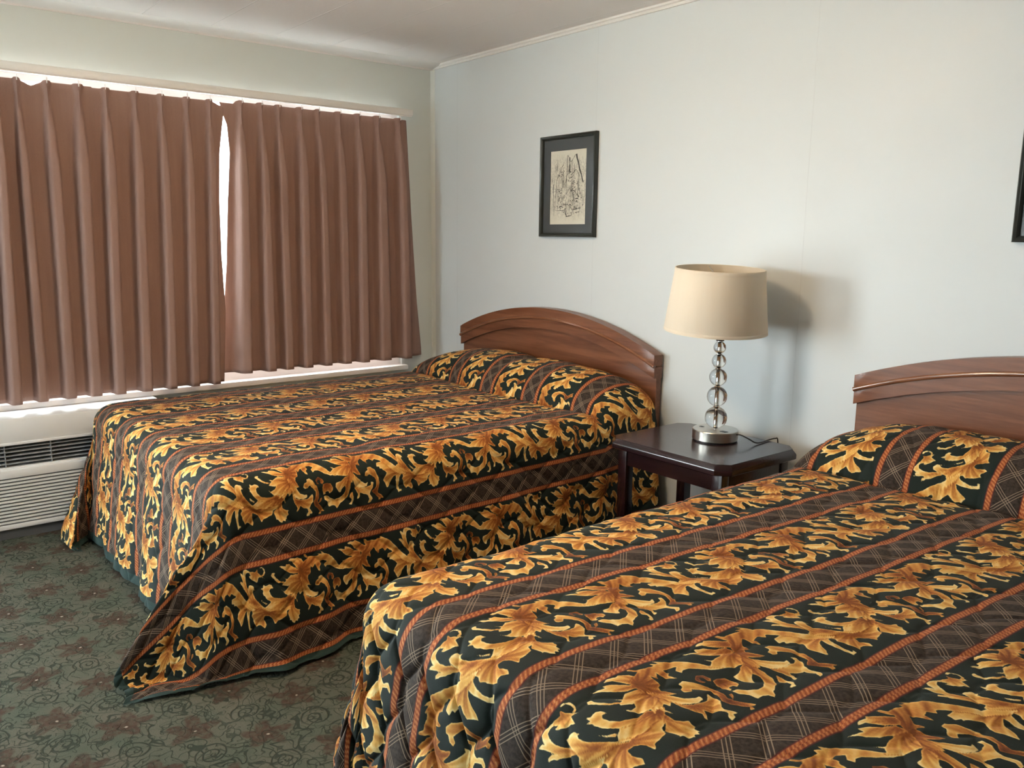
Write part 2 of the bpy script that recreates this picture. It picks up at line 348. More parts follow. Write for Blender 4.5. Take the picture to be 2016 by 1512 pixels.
# ------------------------------------------------------------------ bedspread pattern and drape
LEAVES = [[0,[-129,160],[[-201,109],[-189,107],[-163,127],[-129,160],[-99,163],[-68,158],[-48,145],[-40,159],[-54,171],[-68,176],[-74,190],[-92,196],[-107,198],[-114,206],[-117,196],[-121,184],[-129,175],[-141,171],[-145,183],[-139,202],[-144,212],[-155,199],[-163,197],[-169,203],[-178,184],[-181,170],[-185,163],[-178,155],[-180,146],[-189,146],[-196,156],[-200,175],[-201,188],[-199,200],[-195,203],[-191,198],[-190,208],[-201,208],[-205,212],[-209,194],[-212,162],[-209,146],[-206,129]]],[0,[-48,152],[[-40,143],[-48,152],[-49,165],[-62,178],[-68,183],[-64,199],[-62,209],[-71,210],[-58,209],[-52,219],[-44,224],[-40,217],[-32,222],[-30,214],[-24,216],[-26,206],[-19,201],[-22,195],[-18,187],[-28,184],[-38,175],[-37,159],[-36,146]]],[0,[-40,140],[[-137,147],[-129,140],[-117,133],[-88,139],[-64,139],[-40,136],[-28,125],[-20,136],[-36,153],[-48,161],[-68,160],[-92,165],[-113,163],[-129,157]]],[0,[-52,140],[[-117,133],[-129,119],[-136,105],[-139,97],[-137,91],[-143,82],[-135,84],[-136,70],[-129,78],[-117,75],[-109,80],[-106,92],[-114,87],[-119,95],[-117,109],[-107,122],[-88,129],[-70,131],[-52,128],[-38,141],[-68,144],[-99,139]]],[0.2,[-129,140],[[-133,138],[-143,127],[-149,112],[-141,124],[-129,135]]],[0,[-185,113],[[-188,103],[-199,86],[-211,72],[-217,63],[-219,57],[-230,45],[-223,43],[-213,52],[-209,61],[-214,39],[-218,25],[-222,14],[-211,22],[-208,30],[-206,18],[-201,11],[-191,10],[-177,17],[-165,25],[-169,28],[-181,21],[-191,23],[-196,32],[-198,45],[-196,60],[-190,77]]],[0,[-151,23],[[-169,21],[-155,26],[-148,19],[-147,29],[-139,41],[-128,53],[-139,46],[-146,44],[-149,52],[-153,63],[-157,55],[-167,50],[-176,39],[-178,33],[-169,36],[-175,26]]],[0.1,[-139,41],[[-138,39],[-131,38],[-128,28],[-133,18],[-140,17],[-142,14],[-134,13],[-126,21],[-125,33],[-130,42],[-135,44]]],[0,[-169,127],[[-191,102],[-189,86],[-186,71],[-182,64],[-174,64],[-164,71],[-164,78],[-159,87],[-167,81],[-170,88],[-166,105],[-157,121],[-141,143],[-121,158],[-121,163],[-149,143],[-173,125],[-191,116]]],[0,[2,94],[[-8,97],[8,86],[12,105],[10,119],[6,134],[0,131],[-10,140],[-13,128],[-22,135],[-28,139],[-24,158],[-32,145],[-34,133],[-48,143],[-44,130],[-28,120]]],[0,[4,94],[[5,74],[-16,69],[-40,65],[-54,75],[-68,66],[-59,78],[-70,85],[-73,90],[-54,98],[-48,96],[-56,107],[-70,112],[-80,103],[-74,114],[-60,127],[-42,128],[-32,124],[-22,119],[-8,111],[2,94]]],[0.1,[-68,84],[[-68,84],[-86,78],[-99,64],[-109,49],[-105,42],[-96,43],[-99,51],[-90,64],[-80,75],[-68,79]]],[0,[4,69],[[2,67],[-32,62],[-48,52],[-62,40],[-70,34],[-80,25],[-68,28],[-54,33],[-53,25],[-40,29],[-28,40],[-16,51],[0,56]]],[0,[8,60],[[2,64],[-16,44],[-28,22],[-42,17],[-32,12],[-14,17],[-8,14],[8,25],[16,38],[18,60]]],[0,[-3,57],[[-13,61],[-8,45],[12,35],[31,27],[23,21],[16,12],[23,10],[31,21],[49,25],[70,28],[67,19],[83,27],[79,13],[91,25],[108,33],[124,49],[137,65],[151,84],[184,105],[151,99],[140,93],[127,83],[113,72],[99,69],[91,75],[87,63],[99,54],[86,46],[70,47],[75,58],[67,65],[69,82],[62,75],[54,58],[54,47],[41,64],[36,50],[33,73],[31,80],[23,82],[20,93],[25,110],[31,119],[18,114],[5,101],[-8,88]]],[0,[23,160],[[1,116],[10,150],[23,160],[44,163],[57,161],[67,152],[73,148],[75,156],[73,175],[59,189],[57,196],[67,215],[62,216],[57,213],[54,221],[44,222],[45,216],[54,207],[49,195],[36,190],[25,180],[20,189],[12,200],[10,195],[16,186],[7,171],[3,149]]],[0.15,[1,100],[[-6,78],[2,90],[15,113],[28,137],[44,147],[53,147],[52,156],[36,160],[20,154],[7,144],[1,127]]],[-0.15,[86,185],[[44,121],[49,108],[59,105],[59,97],[70,94],[81,106],[91,124],[98,144],[97,163],[89,178],[94,184],[102,169],[109,169],[102,180],[91,186],[102,200],[113,216],[108,217],[102,213],[99,224],[90,223],[97,216],[86,202],[78,192],[75,178],[86,158],[87,142],[75,126],[67,117],[59,126],[49,125]]],[-0.5,[102,106],[[91,105],[102,95],[116,103],[120,115],[113,122],[108,118],[110,108],[102,104],[97,111],[102,120],[95,118]]],[-0.2,[129,122],[[117,123],[129,122],[143,126],[151,140],[148,153],[137,158],[135,151],[127,149],[121,154],[124,157],[116,161],[113,147],[113,133]]],[0,[224,116],[[116,164],[118,178],[129,189],[132,206],[146,203],[157,208],[161,219],[168,213],[176,204],[184,200],[201,192],[213,177],[218,155],[221,138],[224,127],[210,111],[198,134],[201,158],[193,173],[176,184],[157,186],[140,177],[129,166]]],[0,[213,114],[[213,114],[201,115],[184,126],[165,128],[161,139],[165,148],[173,161],[179,165],[184,152],[196,145],[207,136]]],[0.1,[224,173],[[218,180],[227,173],[230,205],[221,217],[208,213],[221,209],[223,198],[215,189]]],[0,[238,101],[[235,126],[244,158],[264,164],[287,165],[302,161],[302,149],[311,154],[308,170],[296,183],[293,194],[302,212],[293,222],[282,224],[290,211],[282,192],[267,187],[255,180],[250,199],[242,201],[247,185],[238,163]]],[0.15,[232,94],[[227,90],[244,119],[261,138],[279,152],[289,149],[284,161],[267,163],[250,159],[238,152],[230,128]]],[-0.15,[308,190],[[282,124],[283,113],[296,106],[296,97],[308,96],[323,109],[333,134],[335,157],[329,176],[323,192],[341,209],[348,219],[335,214],[332,222],[324,221],[326,213],[311,196],[302,184],[320,172],[324,153],[320,138],[308,127],[299,121],[290,128]]],[0,[426,138],[[420,137],[395,148],[383,161],[377,174],[365,185],[360,169],[354,154],[359,143],[371,130],[359,117],[353,111],[344,109],[347,104],[335,100],[338,86],[365,85],[389,101],[420,128]]],[0,[238,72],[[224,93],[238,72],[244,53],[261,38],[255,29],[251,13],[258,15],[266,25],[282,25],[308,30],[301,22],[320,26],[312,14],[329,26],[350,39],[365,58],[383,80],[401,103],[426,129],[451,147],[420,142],[395,125],[377,102],[356,80],[338,66],[329,74],[320,61],[305,64],[302,82],[293,65],[287,50],[270,65],[271,84],[260,75],[255,86],[260,104],[268,120],[253,114],[238,101],[227,139],[215,126],[213,114]]],[0,[232,71],[[235,72],[213,68],[190,71],[173,74],[159,64],[168,76],[157,85],[148,89],[171,101],[193,108],[213,111],[230,94],[238,81]]],[0,[238,58],[[238,72],[210,68],[184,58],[173,48],[162,35],[144,25],[165,30],[179,35],[179,24],[198,32],[213,46],[235,55]]],[0,[244,44],[[244,59],[218,41],[204,22],[186,18],[201,13],[215,16],[221,12],[238,24],[258,41],[255,52]]],[0.1,[-16,160],[[-28,134],[-22,135],[-28,143],[-28,157],[-24,163],[-29,148]]]]

def raster(polys,L=.615,W=.24,res=.001):
    nu=int(round(L/res)); nv=int(round(W/res))
    U,V=np.meshgrid((np.arange(nu)+.5)*res,(np.arange(nv)+.5)*res)
    sdf=np.full(U.shape,-1.); tone=np.zeros(U.shape)
    for bias,b,P in polys:
        P=np.array(P)/1000.; b=np.array(b)/1000.
        for sh in (-L,0,L,2*L):
            Q=P+[sh,0]; B=b+[sh,0]
            lo=Q.min(0)-.012; hi=Q.max(0)+.012
            if hi[0]<0 or lo[0]>L: continue
            i0=max(int(lo[0]/res),0); i1=min(int(hi[0]/res)+1,nu); j0=max(int(lo[1]/res),0); j1=min(int(hi[1]/res)+1,nv)
            if i1<=i0 or j1<=j0: continue
            u=U[j0:j1,i0:i1]; v=V[j0:j1,i0:i1]
            ins=np.zeros(u.shape,bool); d=np.full(u.shape,9.)
            n=len(Q)
            for k in range(n):
                a=Q[k]; c=Q[(k+1)%n]
                e=c-a; w0=u-a[0]; w1=v-a[1]
                t=np.clip((w0*e[0]+w1*e[1])/(e@e+1e-12),0,1)
                d=np.minimum(d,np.hypot(w0-t*e[0],w1-t*e[1]))
                if a[1]!=c[1]:
                    cr=((a[1]>v)!=(c[1]>v))&(u<(c[0]-a[0])*(v-a[1])/(c[1]-a[1])+a[0])
                    ins^=cr
            sd=np.where(ins,d,-d)
            S=sdf[j0:j1,i0:i1]; T=tone[j0:j1,i0:i1]
            dist=np.hypot(u-B[0],v-B[1]); mx=np.hypot(*(Q-B).T).max()
            ang=np.arctan2(v-B[1],u-B[0])
            g=.20+.72*(dist/mx)**.7
            fd=np.clip(dist/.03,0,1)*np.clip(mx/.05,0,1)
            g+=fd*(.12*np.sin(ang*13+dist*70)+.07*np.sin(ang*29+2+dist*150))
            g+=.22*np.exp(-np.maximum(sd,0)/.0022)-.10
            g+=bias
            # dark outline under upper leaf
            near=(sd>-.0025)
            T[:]=np.where(sd>0,g,np.where(near&(S>0),np.minimum(T,T*.55+.05),np.where(S<sd,g,T)))
            S[:]=np.maximum(S,sd)
    return sdf,np.clip(tone,0,1)

def drape(hx, top, foot, drop, fdrop, res, seed, left, right, side_lean, foot_lean, wave=.10, r=.09, slide_left=None, slide_right=None, folds=()):
    """rest grid of a square-cornered throw hanging over a box: each thread leaves the rounded
    edge and hangs along a slightly leaning line; at the corners the spare cloth stands in fins.
    left/right: keys (angle round the corner from side 0 to foot 90, lean x outward, lean y)"""
    rng = np.random.RandomState(seed)
    W_ = 2 * hx + 2 * drop; L_ = -foot + fdrop
    nx = int(round(W_ / res)) + 1; ny = int(round(L_ / res)) + 1
    sx = np.linspace(-W_ / 2, W_ / 2, nx); ty = np.linspace(-.08, -L_, ny)
    S, T = np.meshgrid(sx, ty)
    q = r * PI / 2; b0 = hx - r; f0 = foot + r
    a = np.maximum(np.abs(S) - b0, 0); b = np.maximum(f0 - T, 0); sg = np.sign(S)
    rho = np.hypot(a, b); th = np.degrees(np.arctan2(b, a + 1e-9))
    ex = np.where(rho > 0, a / np.maximum(rho, 1e-9), 0); ey = -np.where(rho > 0, b / np.maximum(rho, 1e-9), 0)
    bend = np.minimum(rho, q)
    out = r * np.sin(bend / r); dn = r * (1 - np.cos(bend / r))
    X = np.minimum(np.abs(S), b0) + ex * out; Y = np.maximum(T, f0) + ey * out; Z = top - dn
    Ls = np.maximum(rho - q, 0)
    def keyed(keys):
        k = np.array(keys, float); t = np.clip(th, 0, 90)
        i = np.clip(np.searchsorted(k[:, 0], t, side='right') - 1, 0, len(k) - 2)
        f = (t - k[i, 0]) / (k[i + 1, 0] - k[i, 0]); f = f * f * (3 - 2 * f) * .6 + f * .4
        return k[i, 1] + (k[i + 1, 1] - k[i, 1]) * f, k[i, 2] + (k[i + 1, 2] - k[i, 2]) * f
    lxR, lyR = keyed(right); lxL, lyL = keyed(left)
    lx = np.where(S > 0, lxR, lxL); ly = np.where(S > 0, lyR, lyL)
    # along the straight sides and foot
    ph = rng.uniform(0, 6, 8)
    def waves(u, k):
        w = np.sin(u * 2 * PI / .47 + ph[k]) + .6 * np.sin(u * 2 * PI / .29 + ph[k + 1]) + .4 * np.sin(u * 2 * PI / .17 + ph[k + 2])
        return w
    side = (b <= 0) & (a > 0); ft = (a <= 0) & (b > 0)
    d_side = T - f0; fade = np.exp(-d_side / .45)
    kxR, kyR, kxL, kyL = right[0][1], right[0][2], left[0][1], left[0][2]
    hd = np.clip((T + .05) / (f0), 0, 1)
    base = side_lean[0] + (side_lean[1] - side_lean[0]) * hd
    wS = wave * waves(T, 0) * (1 - np.exp(-d_side / .15)) * (.4 + .6 * hd)
    lx = np.where(side, base + (np.where(S > 0, kxR, kxL) - base) * fade + wS, lx)
    for t0, wd, am in folds:
        lx = lx + np.where(side & (S > 0), am * np.exp(-np.abs((T - t0) / wd) ** 1.5), 0)
    ly = np.where(side, np.where(S > 0, kyR, kyL) * fade, ly)
    dR = b0 - S; dL = S + b0
    fR = np.exp(-np.maximum(dR, 0) / .25); fL = np.exp(-np.maximum(dL, 0) / .25)
    wF = wave * .6 * waves(S, 3) * (1 - fR) * (1 - fL)
    lx = np.where(ft, 0, lx); lyf = foot_lean + (right[-1][2] - foot_lean) * fR + (left[-1][2] - foot_lean) * fL + wF
    ly = np.where(ft, lyf, ly)
    lx = np.where(ft, np.where(S > 0, right[-1][1] * fR, left[-1][1] * fL), lx)
    # more lean towards the bottom than at the edge
    n = np.sqrt(1 + lx ** 2 + ly ** 2)
    zb = Z; vert = Ls / n
    zf = .010
    short = np.clip((zb - zf) / np.maximum(vert, 1e-6), 0, 1)
    grow = np.clip(vert / .2, 0, 1) ** .3
    X2 = X + lx * vert * short * grow; Y2 = Y + ly * vert * short * grow; Z2 = Z - vert * short
    rest = Ls * (1 - short)
    hl = np.sqrt(lx ** 2 + ly ** 2) + 1e-6
    hxn = np.where(hl > .08, lx / hl, ex); hyn = np.where(hl > .08, ly / hl, ey)
    for slide, sd in ((slide_left, -1), (slide_right, 1)):
        if slide:
            k = np.where((S * sd > 0), np.clip(np.sin(np.radians(2 * th)) * 2, 0, 1), 0)
            hxn = hxn + (slide[0] - hxn) * k; hyn = hyn + (slide[1] - hyn) * k
    X2 += hxn * rest * .9; Y2 += hyn * rest * .9; Z2 += .006 * np.sin(rest / .05) * (rest > 0)
    P = np.stack([X2 * np.where(sg == 0, 1, sg), Y2, Z2], -1)
    return sx, ty, P
TILE_L, TILE_W, PERIOD = .615, .24, .335
T_sdf, T_tone = raster(LEAVES, TILE_L, TILE_W, .001)
def sample(A, u, v, fill):
    nv, nu = A.shape
    x = (u % TILE_L) / .001 - .5; y = v / .001 - .5
    x0 = np.floor(x).astype(int); fx = x - x0; y0 = np.clip(np.floor(y).astype(int), 0, nv - 2); fy = np.clip(y - y0, 0, 1)
    a = A[y0, x0 % nu] * (1 - fx) + A[y0, (x0 + 1) % nu] * fx
    b = A[y0 + 1, x0 % nu] * (1 - fx) + A[y0 + 1, (x0 + 1) % nu] * fx
    r = a * (1 - fy) + b * fy
    return np.where((v >= 0) & (v <= TILE_W), r, fill)
def bspline_matrix(n, m):
    """rows: m fine samples of a cubic B-spline over n control points, ends clamped"""
    t = np.linspace(0, n - 1, m); i = np.minimum(np.floor(t).astype(int), n - 2); f = t - i
    w = [(1 - f) ** 3 / 6, (3 * f ** 3 - 6 * f ** 2 + 4) / 6, (-3 * f ** 3 + 3 * f ** 2 + 3 * f + 1) / 6, f ** 3 / 6]
    A = np.zeros((m, n)); r = np.arange(m)
    for k in range(4):
        j = i + k - 1
        lo = j < 0; hi = j > n - 1; ok = ~(lo | hi)
        np.add.at(A, (r[ok], j[ok]), w[k][ok])
        for msk, e0, e1 in ((lo, 0, 1), (hi, n - 1, n - 2)):      # linear extrapolation
            np.add.at(A, (r[msk], np.full(msk.sum(), e0)), 2 * w[k][msk]); np.add.at(A, (r[msk], np.full(msk.sum(), e1)), -w[k][msk])
    return A
def smooth_noise(shape, cells, rng):
    c = rng.normal(0, 1, (cells[0], cells[1])); return bspline_matrix(cells[0], shape[0]) @ c @ bspline_matrix(cells[1], shape[1]).T

def bedspread(name, cx, shape, s0, shear, tref, tphase, fine, label, pil_h, pil_front, quilt=.004):
    hx, top, foot, seed = shape['hx'], shape['top'], shape['foot'], shape['seed']
    rng = np.random.RandomState(seed + 7)
    sx, ty, P = drape(**shape)
    # hump where the spread runs over the pillows, tucked under their front edge
    X, Y = P[..., 0], P[..., 1]
    ny, nx, _ = P.shape
    W_, L_ = sx[-1] - sx[0], ty[0] - ty[-1]
    mx_, my_ = int(W_ / fine), int(L_ / fine)
    A = bspline_matrix(ny, my_); B = bspline_matrix(nx, mx_)
    F = np.stack([A @ P[..., k] @ B.T for k in range(3)], -1)
    S = np.interp(np.linspace(0, nx - 1, mx_), np.arange(nx), sx)[None, :] * np.ones((my_, 1))
    T = np.interp(np.linspace(0, ny - 1, my_), np.arange(ny), ty)[:, None] * np.ones((1, mx_))
    x, y = F[..., 0], F[..., 1]
    wob = smooth_noise((my_, mx_), (8, 14), rng)
    fr = pil_front + .018 * np.sin(x * 5 + seed) + .012 * wob
    e = np.clip((-y) / fr, 0, 1.0001)
    prof = np.where(e < 1, np.maximum(1 - (np.abs(e - .47) / .53) ** 2.4, 0) ** .62, 0)
    xt = np.clip(1 - (np.abs(x) / (hx + .03)) ** 4.5, 0, 1) ** .8
    mid = 1 - .10 * np.exp(-(x / .07) ** 2)
    hump = pil_h * prof * xt * mid * (1 + .05 * wob)
    crease = -.012 * np.exp(-((-y - fr - .01) / .018) ** 2) * np.clip((hx - np.abs(x)) / .1, 0, 1)
    onTop = np.clip((F[..., 2] - (top - .35)) / .3, 0, 1)
    H = (hump + crease) * onTop
    # cloth length over the hump
    dy = np.abs(np.gradient(y, axis=0)) + 1e-6; dh = np.gradient(H, axis=0)
    extra = np.sqrt(dy * dy + dh * dh) - dy
    ext = np.cumsum(extra[::-1], axis=0)[::-1]
    F[..., 2] += H
    # broad unevenness and quilting
    du = np.gradient(F, axis=1); dv = np.gradient(F, axis=0)
    nrm = np.cross(dv, du); nrm /= np.linalg.norm(nrm, axis=-1, keepdims=True) + 1e-9
    nrm *= np.where(nrm[my_ // 2, mx_ // 2, 2] < 0, -1, 1)
    drp = np.clip((top - .02 - (F[..., 2] - H)) / .1, 0, 1)
    off = .0035 * smooth_noise((my_, mx_), (26, 30), rng) + .0016 * smooth_noise((my_, mx_), (60, 64), rng)
    q = None
    for sg in (1, -1):
        ph = (S + sg * .034 * np.sin(2 * PI * (T + S * .13) / .26)) / .115 + (.25 if sg > 0 else -.25)
        d = np.abs(ph - np.round(ph)) * .115
        q = d if q is None else np.minimum(q, d)
    groove = np.exp(-(q / .006) ** 2); puff = 1 - np.exp(-(q / .02) ** 2)
    off += quilt * (puff - .8 * groove) * (.35 + .9 * drp)
    F += nrm * off[..., None]
    F[..., 2] = np.maximum(F[..., 2], .006)
    # pattern coordinates
    Tt = T + ext
    su = S - shear * (T - tref) - s0 + .0015 * smooth_noise((my_, mx_), (12, 12), rng)
    m = su % PERIOD
    ld = sample(T_sdf, Tt - tphase, m, -.05); lt = sample(T_tone, Tt - tphase, m, 0.)
    hem = np.minimum(np.minimum(S - S.min(), S.max() - S), T - T.min())
    me = bpy.data.meshes.new(name)
    nV = my_ * mx_
    idx = np.arange(nV).reshape(my_, mx_)
    quads = np.stack([idx[:-1, :-1], idx[1:, :-1], idx[1:, 1:], idx[:-1, 1:]], -1).reshape(-1, 4)
    F[..., 0] += cx
    me.vertices.add(nV); me.vertices.foreach_set('co', F.reshape(-1).astype(np.float32))
    nf = len(quads)
    me.loops.add(nf * 4); me.loops.foreach_set('vertex_index', quads.reshape(-1).astype(np.int32))
    me.polygons.add(nf); me.polygons.foreach_set('loop_start', (np.arange(nf) * 4).astype(np.int32))
    me.polygons.foreach_set('use_smooth', np.ones(nf, bool))
    me.update(calc_edges=True)
    uvl = me.uv_layers.new(name='UVMap')
    uv = np.stack([su, Tt - tphase], -1).reshape(-1, 2)[quads.reshape(-1)]
    uvl.data.foreach_set('uv', uv.reshape(-1).astype(np.float32))
    for nm, arr in (('leaf_distance', ld), ('leaf_tone', lt), ('hem_distance', hem)):
        a = me.attributes.new(nm, 'FLOAT', 'POINT'); a.data.foreach_set('value', arr.reshape(-1).astype(np.float32))
    me.materials.append(M_spread)
    o = bpy.data.objects.new(name, me); C.objects.link(o)
    tag(o, label, 'bedspread', 'patterned bedspreads')
    return o

# ------------------------------------------------------------------ the room
XR, YF, ZC = 6.6, -5.6, 2.465
bm = BM(); box(bm, -.15, XR + .15, YF - .15, .15, -.12, 0); struct('floor', bm, M_carpet, smooth=False)
bm = BM(); box(bm, -.15, XR + .15, YF - .15, .15, ZC, ZC + .12); struct('ceiling', bm, M_ceil, smooth=False)
bm = BM(); box(bm, -.15, XR + .15, 0, .15, 0, ZC); struct('wall_back', bm, M_wall, smooth=False)
bm = BM(); box(bm, XR, XR + .15, YF, 0, 0, ZC); struct('wall_right', bm, M_wall3, smooth=False)
bm = BM()
box(bm, -.15, VX0, YF - .15, YF, 0, ZC); box(bm, VX1, XR + .15, YF - .15, YF, 0, ZC); box(bm, VX0, VX1, YF - .15, YF, 0, VZ0); box(bm, VX0, VX1, YF - .15, YF, VZ1, ZC)
struct('wall_front', bm, M_wall, smooth=False)
bm = BM()
box(bm, -.15, 0, WY1, 0, 0, ZC); box(bm, -.15, 0, WY0, WY1, 0, WZ0 - .03); box(bm, -.15, 0, WY0, WY1, WZ1, ZC)
box(bm, -.15, 0, DY1, WY0, 0, ZC); box(bm, -.15, 0, DY0, DY1, DZ, ZC); box(bm, -.15, 0, YF, DY0, 0, ZC)
struct('wall_left', bm, M_wall2, smooth=False)
# unseen outside ground, and a made-up roof added to hold back skylight
bm = BM(); box(bm, -45, -.151, -40, 40, -.20, -.13); box(bm, -.1509, 40, -40, YF - .151, -.20, -.13); struct('floor_outside', bm, M_ground, smooth=False)
bm = BM(); box(bm, -1.9, -.151, -12, 6, 2.50, 2.62); struct('daylight_cutoff_roof', bm, M_white, smooth=False)
# mouldings
bm = BM(); prism(bm, [(0, 2.441), (-.010, 2.441), (-.013, 2.447), (-.012, 2.452), (-.020, 2.456), (-.022, ZC), (0, ZC)], 'x', .0, XR, 0); struct('trim_1', bm, M_trim)
bm = BM(); prism(bm, [(0, 2.437), (.010, 2.437), (.014, 2.443), (.05, 2.450), (.105, 2.458), (.115, ZC), (0, ZC)], 'y', YF, 0, 0); struct('trim_2', bm, M_trim)
bm = BM(); prism(bm, [(0, 0), (.020, 0), (.016, -.006), (.006, -.016), (0, -.020)], 'z', 0, 2.44, 0); struct('trim_3', bm, M_wall2)
bm = BM(); prism(bm, [(0, 0), (-.012, 0), (-.012, .075), (-.007, .085), (0, .085)], 'x', .02, XR, 0); struct('baseboard_back', bm, M_trim)
bm = BM(); prism(bm, [(0, 0), (.012, 0), (.012, .075), (.007, .085), (0, .085)], 'y', -3.49, 0, 0); struct('baseboard_left', bm, M_trim)
# window
bm = BM()
fz0, fz1, fw_ = WZ0, WZ1, .045
box(bm, -.11, -.03, WY0, WY1, fz0, fz0 + fw_); box(bm, -.11, -.03, WY0, WY1, fz1 - .035, fz1)
for y in (WY0, WY1 - fw_, -1.74, -.99): box(bm, -.109, -.031, y, y + fw_, fz0 + .01, fz1 - .01)
win = struct('window_1', bm, M_white, smooth=False)
bm = BM(); box(bm, -.075, -.071, WY0 + .02, WY1 - .02, fz0 + .02, fz1 - .02); obj('pane', bm, M_tint, win, smooth=False)
bm = BM(); box(bm, -.15, .045, WY0 - .03, WY1 + .02, WZ0 - .03, WZ0, .004); obj('window_sill', bm, M_white, win)
bm = BM()  # made-up window in the unseen front wall, added as fill light
for x in (VX0, VX1 - .05, (VX0 + VX1) / 2 - .025): box(bm, x, x + .05, YF - .11, YF - .04, VZ0, VZ1)
box(bm, VX0, VX1, YF - .109, YF - .041, VZ0, VZ0 + .05); box(bm, VX0, VX1, YF - .109, YF - .041, VZ1 - .05, VZ1)
fill_win = struct('added_fill_window', bm, M_white, smooth=False)
bm = BM(); box(bm, VX0 + .02, VX1 - .02, YF - .078, YF - .074, VZ0 + .02, VZ1 - .02); obj('pane', bm, M_tint, fill_win, smooth=False)
# glazed doorway further along the window wall
bm = BM()
for y0, y1 in ((DY0, DY0 + .07), (DY1 - .07, DY1), (-4.285, -4.215)): box(bm, -.11, -.04, y0, y1, 0, DZ)
box(bm, -.108, -.042, DY0, DY1, DZ - .07, DZ); box(bm, -.108, -.042, DY0, DY1, 0, .10)
dr = struct('door_1', bm, M_white, smooth=False)
bm = BM(); box(bm, -.077, -.073, DY0 + .04, DY1 - .04, .06, DZ - .04); obj('pane', bm, M_pane, dr, smooth=False)

# ------------------------------------------------------------------ ceiling light (off the top of the photo; it casts the warm light)
M_dome = N('lit_glass_dome', .4); M_dome.col(M_dome.mix(M_dome.noise(M_dome.pos(), 4, 1), (.9, .85, .75), (.95, .9, .8)))
M_dome.b.inputs['Emission Color'].default_value = (1, .71, .44, 1); M_dome.b.inputs['Emission Strength'].default_value = LAMP_E
LMX, LMY = 2.30, -1.95
t = thing('ceiling_light', 'glowing glass globe hanging on a short stem from the plank ceiling between the two beds', 'ceiling light', (LMX, LMY, ZC))
bm = BM(); lathe(bm, [(0, ZC), (.06, ZC), (.055, ZC - .02), (.012, ZC - .03), (.010, ZC - .085), (.03, ZC - .09), (.03, ZC - .10), (0, ZC - .10)], LMX, LMY); obj('stem', bm, M_nickel, t)
bm = BM(); lathe(bm, [(0, ZC - .101)] + [(.125 * math.sin(PI * k / 24), ZC - .101 - .095 + .095 * math.cos(PI * k / 24)) for k in range(1, 24)] + [(0, ZC - .291)], LMX, LMY); obj('glass_globe', bm, M_dome.m, t, angle=180)

# ------------------------------------------------------------------ heating and cooling unit under the window
AY0, AY1 = -2.92, -1.80
t = thing('wall_air_conditioner', 'white through-wall air conditioner with louvred grilles under the brown curtains', 'air conditioner', (0.13, -2.36, 0))
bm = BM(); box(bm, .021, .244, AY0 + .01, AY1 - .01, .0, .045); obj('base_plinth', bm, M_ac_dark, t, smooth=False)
bm = BM()
box(bm, .02, .25, AY0, AY1, .455, .569, .008); box(bm, .02, .25, AY0, AY1, .0451, .34, .006)
box(bm, .02, .12, AY0 + .001, AY1 - .001, .33, .46)
for y in (AY0, AY1 - .02): box(bm, .10, .249, y, y + .02, .33, .46)
box(bm, .235, .252, AY0 + .002, AY1 - .002, .445, .458, .002)
obj('housing', bm, M_ac, t)
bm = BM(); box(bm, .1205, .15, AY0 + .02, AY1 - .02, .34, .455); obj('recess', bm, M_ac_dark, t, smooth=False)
bm = BM()
for k in range(6):
    z = .350 + k * .0185
    prism(bm, [(.205, z), (.240, z + .004), (.240, z + .007), (.205, z + .010)], 'y', AY0 + .021, AY1 - .021)
for k in range(6):
    y = AY1 - .155 - k * .19; box(bm, .18, .238, y, y + .004, .3405, .4545)
obj('air_outlet_louvre', bm, M_ac_lou, t, smooth=False)
bm = BM()
box(bm, .2505, .262, AY0 + .02, AY1 - .02, .292, .332, .003); box(bm, .2505, .262, AY0 + .02, AY1 - .02, .050, .072, .003)
for k in range(13):
    z = .078 + k * .0165
    prism(bm, [(.251, z), (.262, z + .001), (.262, z + .009), (.251, z + .010)], 'y', AY0 + .021, AY1 - .021)
obj('front_grille', bm, M_ac, t)
bm = BM(); box(bm, .2501, .2506, AY0 + .022, AY1 - .022, .073, .291); obj('grille_backing', bm, M_ac_dark, t, smooth=False)

